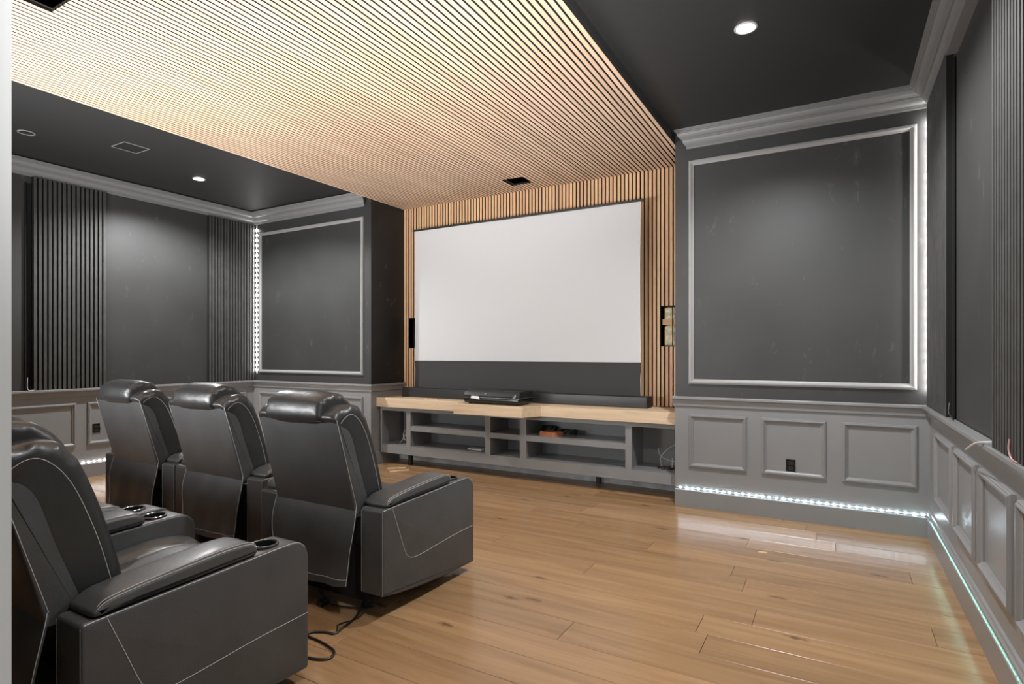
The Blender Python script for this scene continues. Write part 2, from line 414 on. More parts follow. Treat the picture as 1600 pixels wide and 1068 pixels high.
# ------------------------------------------------------------------ trims shared by the walls
CROWN = [(0, -.135), (.014, -.135), (.016, -.131), (.016, -.117), (.024, -.117), (.024, -.111), (.034, -.106), (.046, -.096), (.054, -.082), (.056, -.074), (.066, -.074), (.066, -.064),
         (.078, -.062), (.094, -.054), (.104, -.042), (.108, -.030), (.118, -.030), (.118, -.020), (.130, -.020), (.130, -.012), (.138, -.012), (.138, -.0005), (0, -.0005)]
RAIL = [(0, .93), (.040, .93), (.042, .926), (.042, .910), (.036, .905), (.026, .902), (.020, .892), (.016, .884), (.014, .850), (.010, .846), (0, .846)]
BASE = [(0, 0), (.016, 0), (.016, .135), (.013, .140), (0, .140)]
CAP = [(0, .172), (.020, .172), (.020, .182), (.013, .190), (.010, .202), (0, .206)]

def wall_box(name, b, m, label):
    o = MB().box(*b).build(name, m); return struct(o, label)

# right pier (front wall right of the recess)
pier_r = wall_box('wall_front_right', (XPR, XR + .1, Y1, Y2 + .06, 0, ZC), M['dark'], 'charcoal pier wall right of the screen recess with grey wainscot')
pier_l = wall_box('wall_front_left', (XL - .1, XPL, Y1, Y2 + .06, 0, ZC), M['dark'], 'charcoal pier wall left of the screen recess with grey wainscot')
MB().box(XPR - .0, XR, Y1 - .006, Y1, 0, ZR - .02).build('wainscot', M['grey'], pier_r)
MB().box(XL, XPL, Y1 - .006, Y1, 0, ZR - .02).build('wainscot', M['grey'], pier_l)
MB().box(XPL, XPL + .006, Y1 - .006, Y2, 0, ZR - .02).build('side_wainscot', M['grey'], pier_l)
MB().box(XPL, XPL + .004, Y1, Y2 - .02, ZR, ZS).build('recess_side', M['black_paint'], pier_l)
yw = Y1 - .006
MB().prism(RAIL, lambda p, z: (XPR - .018, yw - p, z), lambda p, z: (XR - p, yw - p, z)).build('chair_rail', M['grey'], pier_r, 25)
MB().loft([[(XL + p, yw - p, z) for p, z in RAIL], [(XPL + .006 + p, yw - p, z) for p, z in RAIL], [(XPL + .006 + p, Y2 - .03, z) for p, z in RAIL]]).build('chair_rail', M['grey'], pier_l, 25)
MB().prism(BASE, lambda p, z: (XPR, yw - p, z), lambda p, z: (XR - .014, yw - p, z)).build('baseboard', M['grey'], pier_r, 25)
MB().loft([[(XL + p, yw - p, z) for p, z in BASE], [(XPL + .006 + p, yw - p, z) for p, z in BASE], [(XPL + .006 + p, Y2 - .06, z) for p, z in BASE]]).build('baseboard', M['grey'], pier_l, 25)
front = lambda u, v, o: (u, yw - o, v)
fdark = lambda u, v, o: (u, Y1 - o, v)
for a, b in ((-1.082, -.627), (-.517, -.066), (.039, .499)):
    moulding_frame(MB(), a, b, .337, .781, front).build('panel_moulding', M['grey'], pier_r, 25)
for a, b in ((-6.68, -6.12), (-6.02, -5.46), (-5.36, -4.81)):
    moulding_frame(MB(), a, b, .337, .781, front).build('panel_moulding', M['grey'], pier_l, 25)
moulding_frame(MB(), -1.085, .497, 1.035, 2.918, fdark, .042, .024).build('wall_moulding', M['frame'], pier_r, 25)
moulding_frame(MB(), -6.68, -4.812, 1.035, 2.89, fdark, .040, .024).build('wall_moulding', M['frame'], pier_l, 25)

# side walls
wall_right = wall_box('wall_right', (XR, XR + .08, YB - .2, Y1, 0, ZC), M['dark'], 'right side wall, charcoal above grey panelled wainscot')
wall_left = wall_box('wall_left', (XL - .08, XL, YB, Y1, 0, ZC), M['dark'], 'left side wall, charcoal above grey panelled wainscot')
MB().box(XR - .006, XR, YB - .2, yw, 0, ZR - .02).build('wainscot', M['grey'], wall_right)
MB().box(XL, XL + .006, YB, yw, 0, ZR - .02).build('wainscot', M['grey'], wall_left)
def right_run(P): return lambda p, z: (XR - .006 - p, YB - .2, z), lambda p, z: (XR - .006 - p, yw - p, z)
def left_run(P): return lambda p, z: (XL + .006 + p, YB, z), lambda p, z: (XL + .006 + p, yw - p, z)
RAILW = [(max(p, 0), z) for p, z in RAIL]
RAILR = [(p + (.012 if p > .03 else 0), z) for p, z in RAIL]
MB().prism(RAILR, *right_run(RAIL)).build('chair_rail', M['grey'], wall_right, 25)
MB().prism(RAILR, *left_run(RAIL)).build('chair_rail', M['grey'], wall_left, 25)
MB().prism(BASE, *right_run(BASE)).build('baseboard', M['grey'], wall_right, 25)
MB().prism(BASE, *left_run(BASE)).build('baseboard', M['grey'], wall_left, 25)
MB().prism(CAP, *right_run(CAP)).build('base_cap', M['grey'], wall_right, 25)
rside = lambda u, v, o: (XR - .006 - o, u, v)
lside = lambda u, v, o: (XL + .006 + o, u, v)
for a, b in ((3.96, 4.56), (3.345, 3.87), (2.72, 3.26), (2.10, 2.63), (1.48, 2.01)):
    moulding_frame(MB(), a, b, .337, .781, rside, .038, .026).build('panel_moulding', M['grey'], wall_right, 25)
for a, b in ((2.26, 2.863), (2.967, 3.56), (3.66, 4.25), (4.35, 4.80)):
    moulding_frame(MB(), a, b, .337, .781, lside).build('panel_moulding', M['grey'], wall_left, 25)

# crown mouldings
cr = MB()
cr.loft([[(XPR + .105 - p * .62, Y1 - p, ZC + z) for p, z in CROWN], [(XR - p, Y1 - p, ZC + z) for p, z in CROWN], [(XR - p, YB - .1, ZC + z) for p, z in CROWN]])
struct(cr.build('trim_1', M['crown'], None, 25), 'grey stepped crown moulding round the right tray ceiling')
cl = MB(); ZL = ZC - .012
cl.loft([[(XL + p, YB, ZL + z) for p, z in CROWN], [(XL + p, Y1 - p, ZL + z) for p, z in CROWN], [(XPL - .10 + p * .62, Y1 - p, ZL + z) for p, z in CROWN]])
cl.box(XL, XL + .10, YB, Y1, ZL - .001, ZC - .0006).box(XL, XPL - .03, Y1 - .10, Y1, ZL - .001, ZC - .0006)
struct(cl.build('trim_2', M['crown'], None, 25), 'grey stepped crown moulding round the left tray ceiling')
struct(MB().box(XR - .052, XR, YB - .1, 3.93, 2.945, ZC - .125).build('trim_3', M['crown']), 'flat grey fascia board under the right crown moulding')

# back wall with the doorway the photograph is taken from
wall_back = wall_box('wall_back', (XL - .08, -.90, YB - .16, YB - .012, 0, ZC), M['dark'], 'back wall behind the second row of recliners')
jb = MB().box(-.90, -.872, YB - .18, YB, 0, 2.9).box(-1.0, -.90, YB - .012, YB, 0, 2.9)
door = struct(jb.build('door_1', M['white']), 'white painted door jamb and casing at the left edge')
hd = MB().box(-.90, XR, YB - .16, YB - .012, 2.9, ZC).build('door_header', M['dark'], wall_back)

# ------------------------------------------------------------------ dark slat panels on the side walls
def slat_panel(wall, xface, sgn, y0, n, z0, z1, label, thick=.05):
    W = n * .0402; bt = thick - .02
    r = MB().box(*sorted((0, sgn * bt)), 0, W, 0, z1 - z0).build('slat_panel', M['felt'], wall); r.location = (xface, y0, z0); r['label'] = label
    mb = MB(); L = z1 - z0
    pts = [(0, 0), (0, .0185), (.0015, .02), (.0245, .02), (.026, .0185), (.026, 0)]
    mb.prism(pts, lambda p, q: (sgn * q, p, 0), lambda p, q: (sgn * q, p, L)); me = mb.mesh('slat', 30); mb.flank(me, M['dslat'], M['felt'], 0, sgn)
    for i in range(n): link('slat', me, r, (sgn * bt, .0056 + i * .0402, 0))
    return r
zb = ZR + .001
slat_panel(wall_left, XL, 1, 2.494, 16, zb, 3.008, 'charcoal slatted panel on the left wall nearest the white door jamb', .04)
slat_panel(wall_left, XL, 1, 4.275, 16, zb, 3.008, 'charcoal slatted panel on the left wall beside the glowing corner strip', .04)
slat_panel(wall_right, XR, -1, 4.05, 20, zb, 3.019, 'charcoal slatted panel on the right wall in the far corner', .034)
slat_panel(wall_right, XR, -1, 2.066, 20, zb, 2.944, 'charcoal slatted panel on the right wall at the right picture edge', .05)
# black strips standing in for the shaded upright gaps beside the panels
for nm, x0, x1, y0, y1, lab in (('recess_shade_strip', XR - .012, XR, 3.955, 3.99, 'black strip for the shaded upright recess on the right wall between two panels'),
                                ('recess_shade_strip', XL, XL + .018, 2.44, 2.488, 'black strip for the shaded upright gap on the left wall near the door jamb')):
    c = MB().box(x0, x1, y0, y0 + .008, zb, 2.94).box(x0, x1, y1 - .008, y1, zb, 2.94).box(*((x1 - .004, x1) if x0 > 0 else (x0, x0 + .004)), y0, y1, zb, 2.94).build(nm, M['felt'], None, 40, True)
    tag(c, lab, 'shade strip')

# ------------------------------------------------------------------ LED strips
def strip(name, loc, label, tape, pts, size, m):
    r = empty(name, loc); tag(r, label, 'light strip', 'LED strips')
    MB().box(*tape).build('tape', M['tape'], r); led_row(r, pts, size, m); return r
N = 35; zl = .157
strip('led_strip', (XPR, yw, 0), 'cool white LED strip along the base of the right front wall', (0.005, 1.76, -.003, 0, zl - .005, zl + .005),
      [(.045 + i * .0495, -.006, zl) for i in range(N)], (.007, .005, .007), M['led'])
strip('led_strip', (XR - .006, 1.0, 0), 'teal tinted LED strip along the base of the right wall', (-.003, 0, 0, 3.9, zl - .005, zl + .005),
      [(-.006, .03 + i * .05, zl) for i in range(77)], (.005, .008, .007), M['led_g'])
strip('led_strip', (XL, yw, 0), 'white LED strip along the base of the left front wall behind the recliners', (0.01, 2.105, -.003, 0, zl - .005, zl + .005),
      [(.05 + i * .05, -.006, zl) for i in range(42)], (.011, .006, .010), M['led_n'])
strip('led_strip', (XL + .006, 2.35, 0), 'white LED strip along the base of the left wall', (0, .003, 0, 2.55, zl - .005, zl + .005),
      [(.006, .03 + i * .05, zl) for i in range(51)], (.006, .011, .010), M['led_n'])
strip('led_strip', (XL + .062, Y1, 0), 'upright white LED strip glowing in the far left corner', (-.007, .012, -.004, 0, 1.02, 3.0),
      [(.0025, -.008, 1.07 + i * .0665) for i in range(29)], (.022, .008, .022), M['led_n'])
strip('led_strip', (XR - .012, Y1 - .060, 0), 'upright white LED strip tucked behind the far right slatted panel', (-.006, .006, -.002, .002, 1.0, 2.98),
      [(0, .005, 1.05 + i * .075) for i in range(26)], (.012, .005, .02), M['led_x'])

# ------------------------------------------------------------------ ceiling fittings
def downlight(x, y, label, lit=True, power=0):
    r = empty('downlight', (x, y, ZC)); tag(r, label, 'ceiling light', 'recessed ceiling lights')
    MB().lathe([(.048, -.002), (.062, -.002), (.062, -.006), (.058, -.009), (.050, -.008), (.048, -.004)], 0, 0, 32, True).build('trim_ring', M['white'] if lit else M['crown'], r)
    MB().lathe([(.0005, -.001), (.049, -.001), (.049, -.0045), (.0005, -.0045)], 0, 0, 32).build('lens', M['lamp'] if lit else M['felt'], r)  # unlit hole: flat black disc stands for the shade of its depth
    if lit:
        s = spot('downlight_beam', (x, y, ZC - .03), power, (.985, .99, 1.0))
    return r
downlight(-.45, 3.485, 'lit round recessed light in the right black ceiling', True, 150)
downlight(-5.914, 3.624, 'lit round recessed light in the left black ceiling', True, 200)
downlight(-.45, 1.15, 'added unseen recessed light in the right black ceiling, above the doorway', True, 85)  # extra out-of-view light, added to brighten chair sides and near floor
downlight(-5.93, 2.14, 'unlit round recessed ceiling hole near the white door jamb', False)
r = empty('ceiling_speaker', (-5.552, 2.766, ZC)); tag(r, 'square black flush ceiling speaker in the left tray ceiling', 'ceiling speaker')
MB().box(-.105, .105, -.1, .1, -.004, -.0005).build('grille', M['felt'], r)
fr = MB(); moulding_frame(fr, -.112, .112, -.107, .107, lambda u, v, o: (u, v, -o - .0005), .006, .006); fr.build('frame', M['crown'], r)

# ------------------------------------------------------------------ media cabinet and worktop
CF = 5.06; CT = .67; CX0, CX1 = XPL + .03, XPR
cab = empty('media_cabinet', ((CX0 + CX1) / 2, CF, 0)); tag(cab, 'low grey built-in media cabinet of open cubbies under the screen', 'cabinet')
ox = cab.location.x
def cbox(name, x0, x1, y0, y1, z0, z1, m='grey'):
    return MB().box(x0 - ox, x1 - ox, y0 - CF, y1 - CF, z0, z1).build(name, M[m], cab)
cbox('back_panel', CX0, CX1, Y2 - .055, Y2 - .045, .13, CT)
cbox('top_rail', CX0, CX1, CF, CF + .02, .625, CT)
cbox('bottom_rail', CX0, CX1, CF, CF + .02, .13, .228)
cbox('bottom_shelf', CX0, CX1, CF + .02, Y2 - .055, .205, .228)
cbox('top_panel', CX0, CX1, CF + .02, Y2 - .055, .65, CT)
st = [CX0, CX0 + .022], [-4.275, -4.215], [-3.21, -3.145], [-2.79, -2.72], [-1.685, -1.625], [-1.232, CX1]
for a, b in st:
    cbox('stile', a, b, CF - .001, CF + .02, .13, CT)
    c = (a + b) / 2; 
    if a > CX0 and b < CX1: cbox('divider', c - .011, c + .011, CF + .02, Y2 - .055, .228, .65)
for a, b in ((-4.215, -3.21), (-3.145, -2.79), (-2.72, -1.685)):
    cbox('shelf', a - .02, b + .02, CF + .02, Y2 - .055, .435, .463)
    cbox('shelf_lip', a, b, CF, CF + .02, .408, .463)
cbox('toe_kick', CX0 - .02, CX1, 5.40, 5.42, 0, .13, 'kick')
cbox('support_leg', -4.30, -4.26, CF + .06, CF + .10, 0, .13, 'plastic'); cbox('support_leg', -2.08, -2.04, 5.34, 5.38, 0, .13, 'plastic')
# worktop
ZT = .775
o = [(XPL + .006, 5.015), (-3.43, 5.015), (-3.43, 4.80), (-2.63, 4.80), (-2.53, 5.015), (XPR, 5.015), (XPR, Y2 - .022), (XPL + .006, Y2 - .022)]
o = [(x, y) for x, y in o]
mb = MB(); c = .002
mb.loft([[(x, y, CT + .0005) for x, y in o], [(x, y, ZT - c) for x, y in o], [(x + (c if x < -4.6 else 0), y + (c if y < 5.1 else 0), ZT) for x, y in o]])
tag(mb.build('worktop', M['top'], None, 20, True), 'pale wooden worktop with a stepped-out middle above the media cabinet', 'worktop')

# ------------------------------------------------------------------ floor-rising projection screen
sx0, sx1 = -4.375, -1.622; SY = 5.33; hc = (-4.50 - 1.545) / 2
scr = empty('projection_screen', (hc, SY, ZT)); tag(scr, 'large pull-up projection screen, white with a black band below', 'projection screen')
def sbox(name, x0, x1, y0, y1, z0, z1, m, parent=scr):
    return MB().box(x0 - hc, x1 - hc, y0 - SY, y1 - SY, z0 - ZT, z1 - ZT).build(name, M[m], parent)
pts = [(5.25, ZT, .006), (5.25, .882, .008), (5.42, .882, .008), (5.42, ZT, .006)]
P = round_poly(pts, 3); hb = MB(); hb.loft([[(-4.50 - hc, p.x - SY, p.y - ZT) for p in P], [(-1.545 - hc, p.x - SY, p.y - ZT) for p in P]]); house = hb.build('housing', M['housing'], scr, 25)
sbox('housing_slot', -4.42, -1.60, SY - .02, SY + .02, .8815, .884, 'felt', house)
sbox('end_cap', -1.545, -1.540, 5.252, 5.418, ZT, .881, 'plastic', house)
def cloth(z0, z1, m, name, dy):
    mb = MB(); nx, nz = 30, 8; A = []
    for s_ in (0, 1):
        for j in range(nz + 1):
            for i in range(nx + 1):
                u = i / nx; v = j / nz; x = sx0 + (sx1 - sx0) * u
                ins = .006 * math.sin(PI * v) * (1 if name == 'white_cloth' else 0)
                x += ins * (1 - 2 * u)
                yb = .003 * math.sin(7 * u + 3 * v) + .004 * math.exp(-((u - .06 - .06 * (1 - v)) / .03) ** 2) * (1 - v)
                A.append((x - hc, dy + yb + s_ * .0015, z0 + (z1 - z0) * v - ZT))
    mb.v = A; w = nx + 1; off = (nz + 1) * w
    for j in range(nz):
        for i in range(nx):
            q = (j * w + i, j * w + i + 1, (j + 1) * w + i + 1, (j + 1) * w + i); mb.f += [q, tuple(off + k for k in reversed(q))]
    for j in range(nz):
        for i in (0, nx): mb.f.append((j * w + i, (j + 1) * w + i, off + (j + 1) * w + i, off + j * w + i))
    return mb.build(name, M[m], scr, 60)
cloth(1.206, 2.745, 'screen', 'white_cloth', 0)
cloth(.884, 1.206, 'screen_black', 'black_band', 0)
sbox('top_bar', sx0 - .022, sx1 + .03, SY - .012, SY + .014, 2.742, 2.762, 'housing')
for sx in (sx0, sx1):
    mb = MB(); mb.tube(smooth_path([(sx - hc, .004, 2.745 - ZT), (sx - hc + (.012 if sx == sx0 else -.012), .004, 1.9 - ZT), (sx - hc, .004, .885 - ZT)], 8), .003); mb.build('tension_cord', M['wire_w'], scr)
for ux in (-3.4, -2.6):
    for k in (0, 1):
        a = (ux - hc + (.0 if k == 0 else .34), .035, .885 - ZT); b = (ux - hc + .17, .05, 1.8 - ZT); cpt = (ux - hc + (.0 if k == 0 else .34), .035, 2.745 - ZT)
        MB().tube([a, b, cpt], .011).build('lift_arm', M['housing'], scr)

# ------------------------------------------------------------------ projector
pj = empty('projector', (-3.02, 5.01, ZT)); tag(pj, 'black ultra short throw projector on the stepped-out worktop', 'projector')
W = .325; D = .155
lo = round_poly([(-D + .02, .012, .01), (-D - .0, .035, .02), (-D + .005, .066, .004), (D, .066, .004), (D, .012, .01)], 4)
up = round_poly([(-D + .012, .074, .004), (-D + .0, .085, .01), (-D + .035, .138, .02), (D - .02, .142, .01), (D, .13, .01), (D, .074, .004)], 4)
mb = MB(); pillow(mb, lo, -W, W, .012); body = mb.build('lower_shell', M['gloss'], pj, 30)
mb = MB(); pillow(mb, up, -W, W, .010); top = mb.build('upper_shell', M['plastic'], pj, 30)
MB().box(-W + .008, W - .008, -D + .01, D - .006, .064, .076).build('vent_gap', M['felt'], pj)
MB().box(-W + .004, W - .002, -D + .004, D - .002, .0685, .0715).build('silver_band', M['silver'], pj)
MB().box(W - .002, W + .0005, -D + .03, D - .02, .082, .125).build('side_grille', M['felt'], top)
MB().loft([[(-.235, -D - .002, .062), (-.125, -D - .002, .052), (-.14, -D + .003, .082), (-.225, -D + .003, .084)], [(-.235, -D - .0035, .062), (-.125, -D - .0035, .052), (-.14, -D + .0015, .082), (-.225, -D + .0015, .084)]]).build('sticker', M['paper'], body)
MB().box(-.075, -.058, -D + .013, -D + .016, .106, .112).build('emblem', M['silver'], top)
MB().loft([[(.255, -D + .006, .078), (.29, -D + .004, .078), (.29, -D + .016, .112)], [(.255, -D + .001, .078), (.29, -D - .001, .078), (.29, -D + .011, .112)]]).build('lens_shield', M['silver'], top)
for sx in (-1, 1):
    for sy in (-1, 1): MB().lathe([(.014, 0), (.016, .003), (.016, .014)], sx * (W - .05), sy * (D - .05), 12).build('foot', M['plastic'], pj)

# ------------------------------------------------------------------ recliners
HW = .4515
def boolean_arm(mb, cutter):
    a = bpy.data.objects.new('tmp_a', mb.mesh('tmp_a')); b = bpy.data.objects.new('tmp_b', cutter.mesh('tmp_b')); COL.objects.link(a); COL.objects.link(b)
    m = a.modifiers.new('b', 'BOOLEAN'); m.object = b; m.operation = 'DIFFERENCE'; m.solver = 'EXACT'
    dg = bpy.context.evaluated_depsgraph_get(); me = bpy.data.meshes.new_from_object(a.evaluated_get(dg))
    bpy.data.objects.remove(a); bpy.data.objects.remove(b)
    me.polygons.foreach_set('use_smooth', [True] * len(me.polygons)); me.set_sharp_from_angle(angle=math.radians(35))
    return me
def stitch(parent, pts, r=.0022, sm=6):
    r *= .5
    p = smooth_path(pts, sm) if sm else pts
    return MB().tube(p, r, 5).build('stitching', M['stitch'], parent)

def make_recliner():
    R_ = empty('recliner')
    # backrest -----------------------------------------------------
    P = round_poly([(-.012, .50, .01), (-.137, .985, .012), (-.10, .975, .01), (-.045, .945, .02), (.0, .83, 0), (.088, .58, 0), (.075, .50, .01)], 4)
    mb = MB(); pillow(mb, P, -.287, .287, .008); bp = mb.build('back_panel', M['leather'], R_, 35)
    for s_ in (-1, 1):
        stitch(bp, [(s_ * .2865, -.008, .545), (s_ * .2865, -.134, .977)], .0022, 0)
    sil = [(.200, .56), (.190, .63), (.149, .781), (.107, .905), (.072, .980), (.030, 1.030), (-.012, 1.045), (-.055, 1.042), (-.098, 1.032), (-.136, 1.010), (-.147, .984), (-.116, .95), (-.084, .90), (-.054, .84), (-.017, .735), (.036, .58), (.05, .53), (.17, .525)]
    side = [(.158, .575), (.150, .61), (.119, .724), (.072, .858), (.038, .928), (.004, .972), (-.030, .996), (-.062, .997), (-.092, .985), (-.115, .972), (-.128, .962), (-.098, .945), (-.058, .93), (-.026, .88), (.014, .745), (.072, .58), (.08, .545), (.145, .545)]
    S = smooth_path([(p[0], p[1], 0) for p in sil], 5, True); Q = smooth_path([(p[0], p[1], 0) for p in side], 5, True)
    N_ = normals2([Vector((p.x, p.y)) for p in S])
    def sect(x, t, amp):
        L = []
        for p, q, n_ in zip(S, Q, N_):
            w_ = p.lerp(q, t); d_ = 0
            if p.y > .965: d_ = amp * .0055 * math.sin(105 * (p.x * .9 - p.y * .3))
            L.append((x, w_.x + n_.x * d_, w_.y + n_.y * d_))
        return L
    xs_ = []
    for k in range(9): an = k / 8 * PI / 2; xs_.append((.250 + .038 * math.sin(an), 1 - math.cos(an), math.sin(an * 1.15) * (1 - k / 8) * 1.6))
    loops = [sect(-x, t, am) for x, t, am in reversed(xs_)] + [sect(.25 * k / 6, 0, 0) for k in range(-5, 6)] + [sect(x, t, am) for x, t, am in xs_]
    mb = MB(); mb.loft(loops); bc = mb.build('back_cushion', M['leather_soft'], R_, 60)
    pip = [(.158, .575), (.119, .724), (.072, .858), (.038, .928), (.004, .972), (-.030, .996), (-.062, .997), (-.092, .98), (-.110, .962)]
    for s_ in (-1, 1): stitch(bc, [(s_ * .2875, a, b) for a, b in pip])
    sil = [(-.150, .966), (-.168, 1.0), (-.158, 1.055), (-.128, 1.086), (-.088, 1.103), (-.040, 1.102), (.010, 1.086), (.055, 1.045), (.095, .975), (.125, .89), (.10, .87), (.03, .93), (-.06, .955), (-.11, .952)]
    P = [Vector((p.x, p.y)) for p in smooth_path([(a, b, 0) for a, b in sil], 4, True)]
    def hd(u, t, p): return -.006 * abs(u) ** 3 + .001 * math.sin(6 * u + 20 * p.x) + (.004 * math.sin(120 * p.x + 60 * p.y) * max(0, abs(u) - .82) / .18)
    mb = MB(); pillow(mb, P, -.205, .200, .030, .006, hd, 6, 20); hr = mb.build('headrest', M['leather_soft'], R_, 60)
    MB().tube([(x / 10 * .2, -.150, .968) for x in range(-10, 11)], .003, 5).build('seam', M['plastic'], hr)
    # rear flap -----------------------------------------------------
    nx, nz = 16, 12; A = []
    for s_ in (0, 1):
        for j in range(nz + 1):
            for i in range(nx + 1):
                u = i / nx * 2 - 1; v = j / nz; z = .548 - v * .40 + .02 * v * u * u
                hw = .290 + .012 * math.sin(PI * min(1, v * 1.6)) - .012 * v
                yy = -.012 - .055 * v ** 1.3 - .022 * math.sin(PI * min(1, v * 1.4)) * (1 - .4 * u * u) + .008 * v * math.sin(4.6 * u + 1.0) + .006 * v * math.sin(9 * u + 4 * v)
                A.append((u * hw, yy + s_ * .006, z))
    mb = MB(); mb.v = A; w = nx + 1; off = (nz + 1) * w
    for j in range(nz):
        for i in range(nx):
            q = (j * w + i, j * w + i + 1, (j + 1) * w + i + 1, (j + 1) * w + i); mb.f += [q, tuple(off + k for k in reversed(q))]
    for j in range(nz):
        for i in (0, nx): mb.f.append((j * w + i, (j + 1) * w + i, off + (j + 1) * w + i, off + j * w + i))
    for i in range(nx):
        for j in (0, nz): mb.f.append((j * w + i, j * w + i + 1, off + j * w + i + 1, off + j * w + i))
    fl = mb.build('rear_flap', M['leather'], R_, 60)
    edge = lambda i: [Vector(A[j * w + i]) + Vector((0, -.001, 0)) for j in range(nz + 1)]
    MB().tube(edge(0), .0011, 5).build('stitching', M['stitch'], fl); MB().tube(edge(nx), .0011, 5).build('stitching', M['stitch'], fl)
    MB().tube([Vector(A[(nz - 1) * w + i]) + Vector((0, -.0005, 0)) for i in range(nx + 1)], .001, 5).build('stitching', M['stitch'], fl)
    # seat ----------------------------------------------------------
    P = round_poly([(.08, .30, .02), (.08, .46, .03), (.34, .462, .1), (.60, .492, .12), (.765, .455, .09), (.785, .30, .03)], 6)
    mb = MB()
    def seatd(u, t, p): return (.022 * max(0, abs(u) - .62) / .38 - .012 * math.exp(-((abs(u) - .6) / .06) ** 2)) if p.y > .4 else 0
    pillow(mb, P, -.304, .304, .045, .0, seatd, 6, 24); sc_ = mb.build('seat', M['leather'], R_, 60)
    P = round_poly([(.70, .07, .02), (.70, .35, .01), (.79, .35, .04), (.80, .2, .05), (.79, .07, .03)], 5)
    mb = MB(); pillow(mb, P, -.298, .298, .03); mb.build('footrest', M['leather'], R_, 50)
    MB().box(-.285, .285, .06, .68, .05, .32).build('base', M['felt'], R_)
    for sx in (-1, 1):
        for yy in (.10, .66): MB().lathe([(.022, 0), (.024, .006), (.020, .052)], sx * .25, yy, 12).build('foot', M['plastic'], R_)
    # arms ----------------------------------------------------------
    Pa = round_poly([(0, .128, .004), (0, .542, .018), (.40, .556, .2), (.66, .568, .12), (.742, .566, .05), (.788, .52, .05), (.788, .05, .015), (.60, .056, .15), (.35, .074, .15), (.12, .102, .1)], 6)
    Pp = round_poly([(.036, .546, .01), (.034, .562, .02), (.075, .590, .05), (.22, .606, .15), (.45, .622, .15), (.535, .618, .04), (.566, .592, .03), (.560, .566, .01), (.30, .556, .1)], 6)
    for s_ in (-1, 1):
        mb = MB(); pillow(mb, Pa, s_ * .378 - .0735, s_ * .378 + .0735, .012)
        cut = MB().lathe([(.0425, .470), (.0425, .62)], s_ * .378, .640, 28)
        me = boolean_arm(mb, cut); me.name = 'arm'; me.materials.clear(); me.materials.append(M['leather']); arm = link('arm', me, R_)
        X = s_ * (HW + .0003)
        stitch(arm, [(X - s_ * .006, .003, .13), (X - s_ * .006, .003, .53)], .0024, 0)
        stitch(arm, [(s_ * .312, .001, .13), (s_ * .312, .001, .53)], .002, 0)
        stitch(arm, [(X - s_ * .003, .01, .537), (X - s_ * .003, .07, .5415), (X - s_ * .003, .40, .553), (X - s_ * .003, .66, .5635), (X - s_ * .003, .735, .560), (X - s_ * .003, .770, .535)], .0021)
        stitch(arm, [(X, .068, .536), (X, .112, .425), (X, .160, .305), (X, .190, .266), (X, .240, .250), (X, .34, .252), (X, .55, .266), (X, .782, .272)], .0019)
        mb = MB(); pillow(mb, Pp, s_ * .372 - .078, s_ * .372 + .078 + (.0 if s_ > 0 else .0), .018, .004, None, 6, 8); pad = mb.build('arm_pad', M['leather'], R_, 50)
        for dx, dz in ((.070, .004), (.0745, -.003)):
            stitch(pad, [(s_ * (.372 + dx), .045, .572 + dz), (s_ * (.372 + dx), .080, .5895 + dz), (s_ * (.372 + dx), .22, .605 + dz), (s_ * (.372 + dx), .44, .619 + dz), (s_ * (.372 + dx), .53, .615 + dz), (s_ * (.372 + dx), .558, .595 + dz)], .0016)
        cup = MB(); zr_ = .571
        cup.lathe([(.0425, zr_ - .004), (.050, zr_ - .003), (.051, zr_), (.047, zr_ + .003), (.0415, zr_ + .001), (.0385, zr_ - .05), (.0375, zr_ - .094), (.001, zr_ - .094), (.001, zr_ - .098), (.041, zr_ - .098), (.0415, zr_ - .02)], s_ * .378, .640, 32, True)
        ch = cup.build('cup_holder', M['cup'], R_, 40)
        MB().tube([(s_ * .378 + .0465 * math.cos(a * PI / 16), .640 + .0465 * math.sin(a * PI / 16), zr_ + .0025) for a in range(32)], .0025, 6, True).build('steel_ring', M['chrome'], ch)
    return R_

def copy_tree(o, parent=None):
    c = o.copy(); COL.objects.link(c); c.parent = parent
    for ch in o.children: copy_tree(ch, c)
    return c
proto = make_recliner()
spots = [(-1.885 - HW, 2.06, 0, 'black leather recliner nearest the open floor in the front row, facing the screen'),
         (-2.975 - HW, 2.21, 0, 'black leather recliner in the middle of the front row of three'),
         (-3.892 - HW, 2.21, 0, 'black leather recliner of the front row farthest left, by the panelled wall'),
         (-1.82 - HW, .777, 0, 'black leather recliner in the foreground, second row, wide arm facing the camera'),
         (-2.775 - HW, .790, 0, 'black leather recliner mostly cut off by the door jamb beyond the foreground one')]
for i, (x, y, a, lab) in enumerate(spots):
    o = proto if i == 0 else copy_tree(proto)
    o.location = (x, y, 0); o.rotation_euler = (0, 0, math.radians(a)); tag(o, lab, 'recliner', 'black leather theatre recliners')

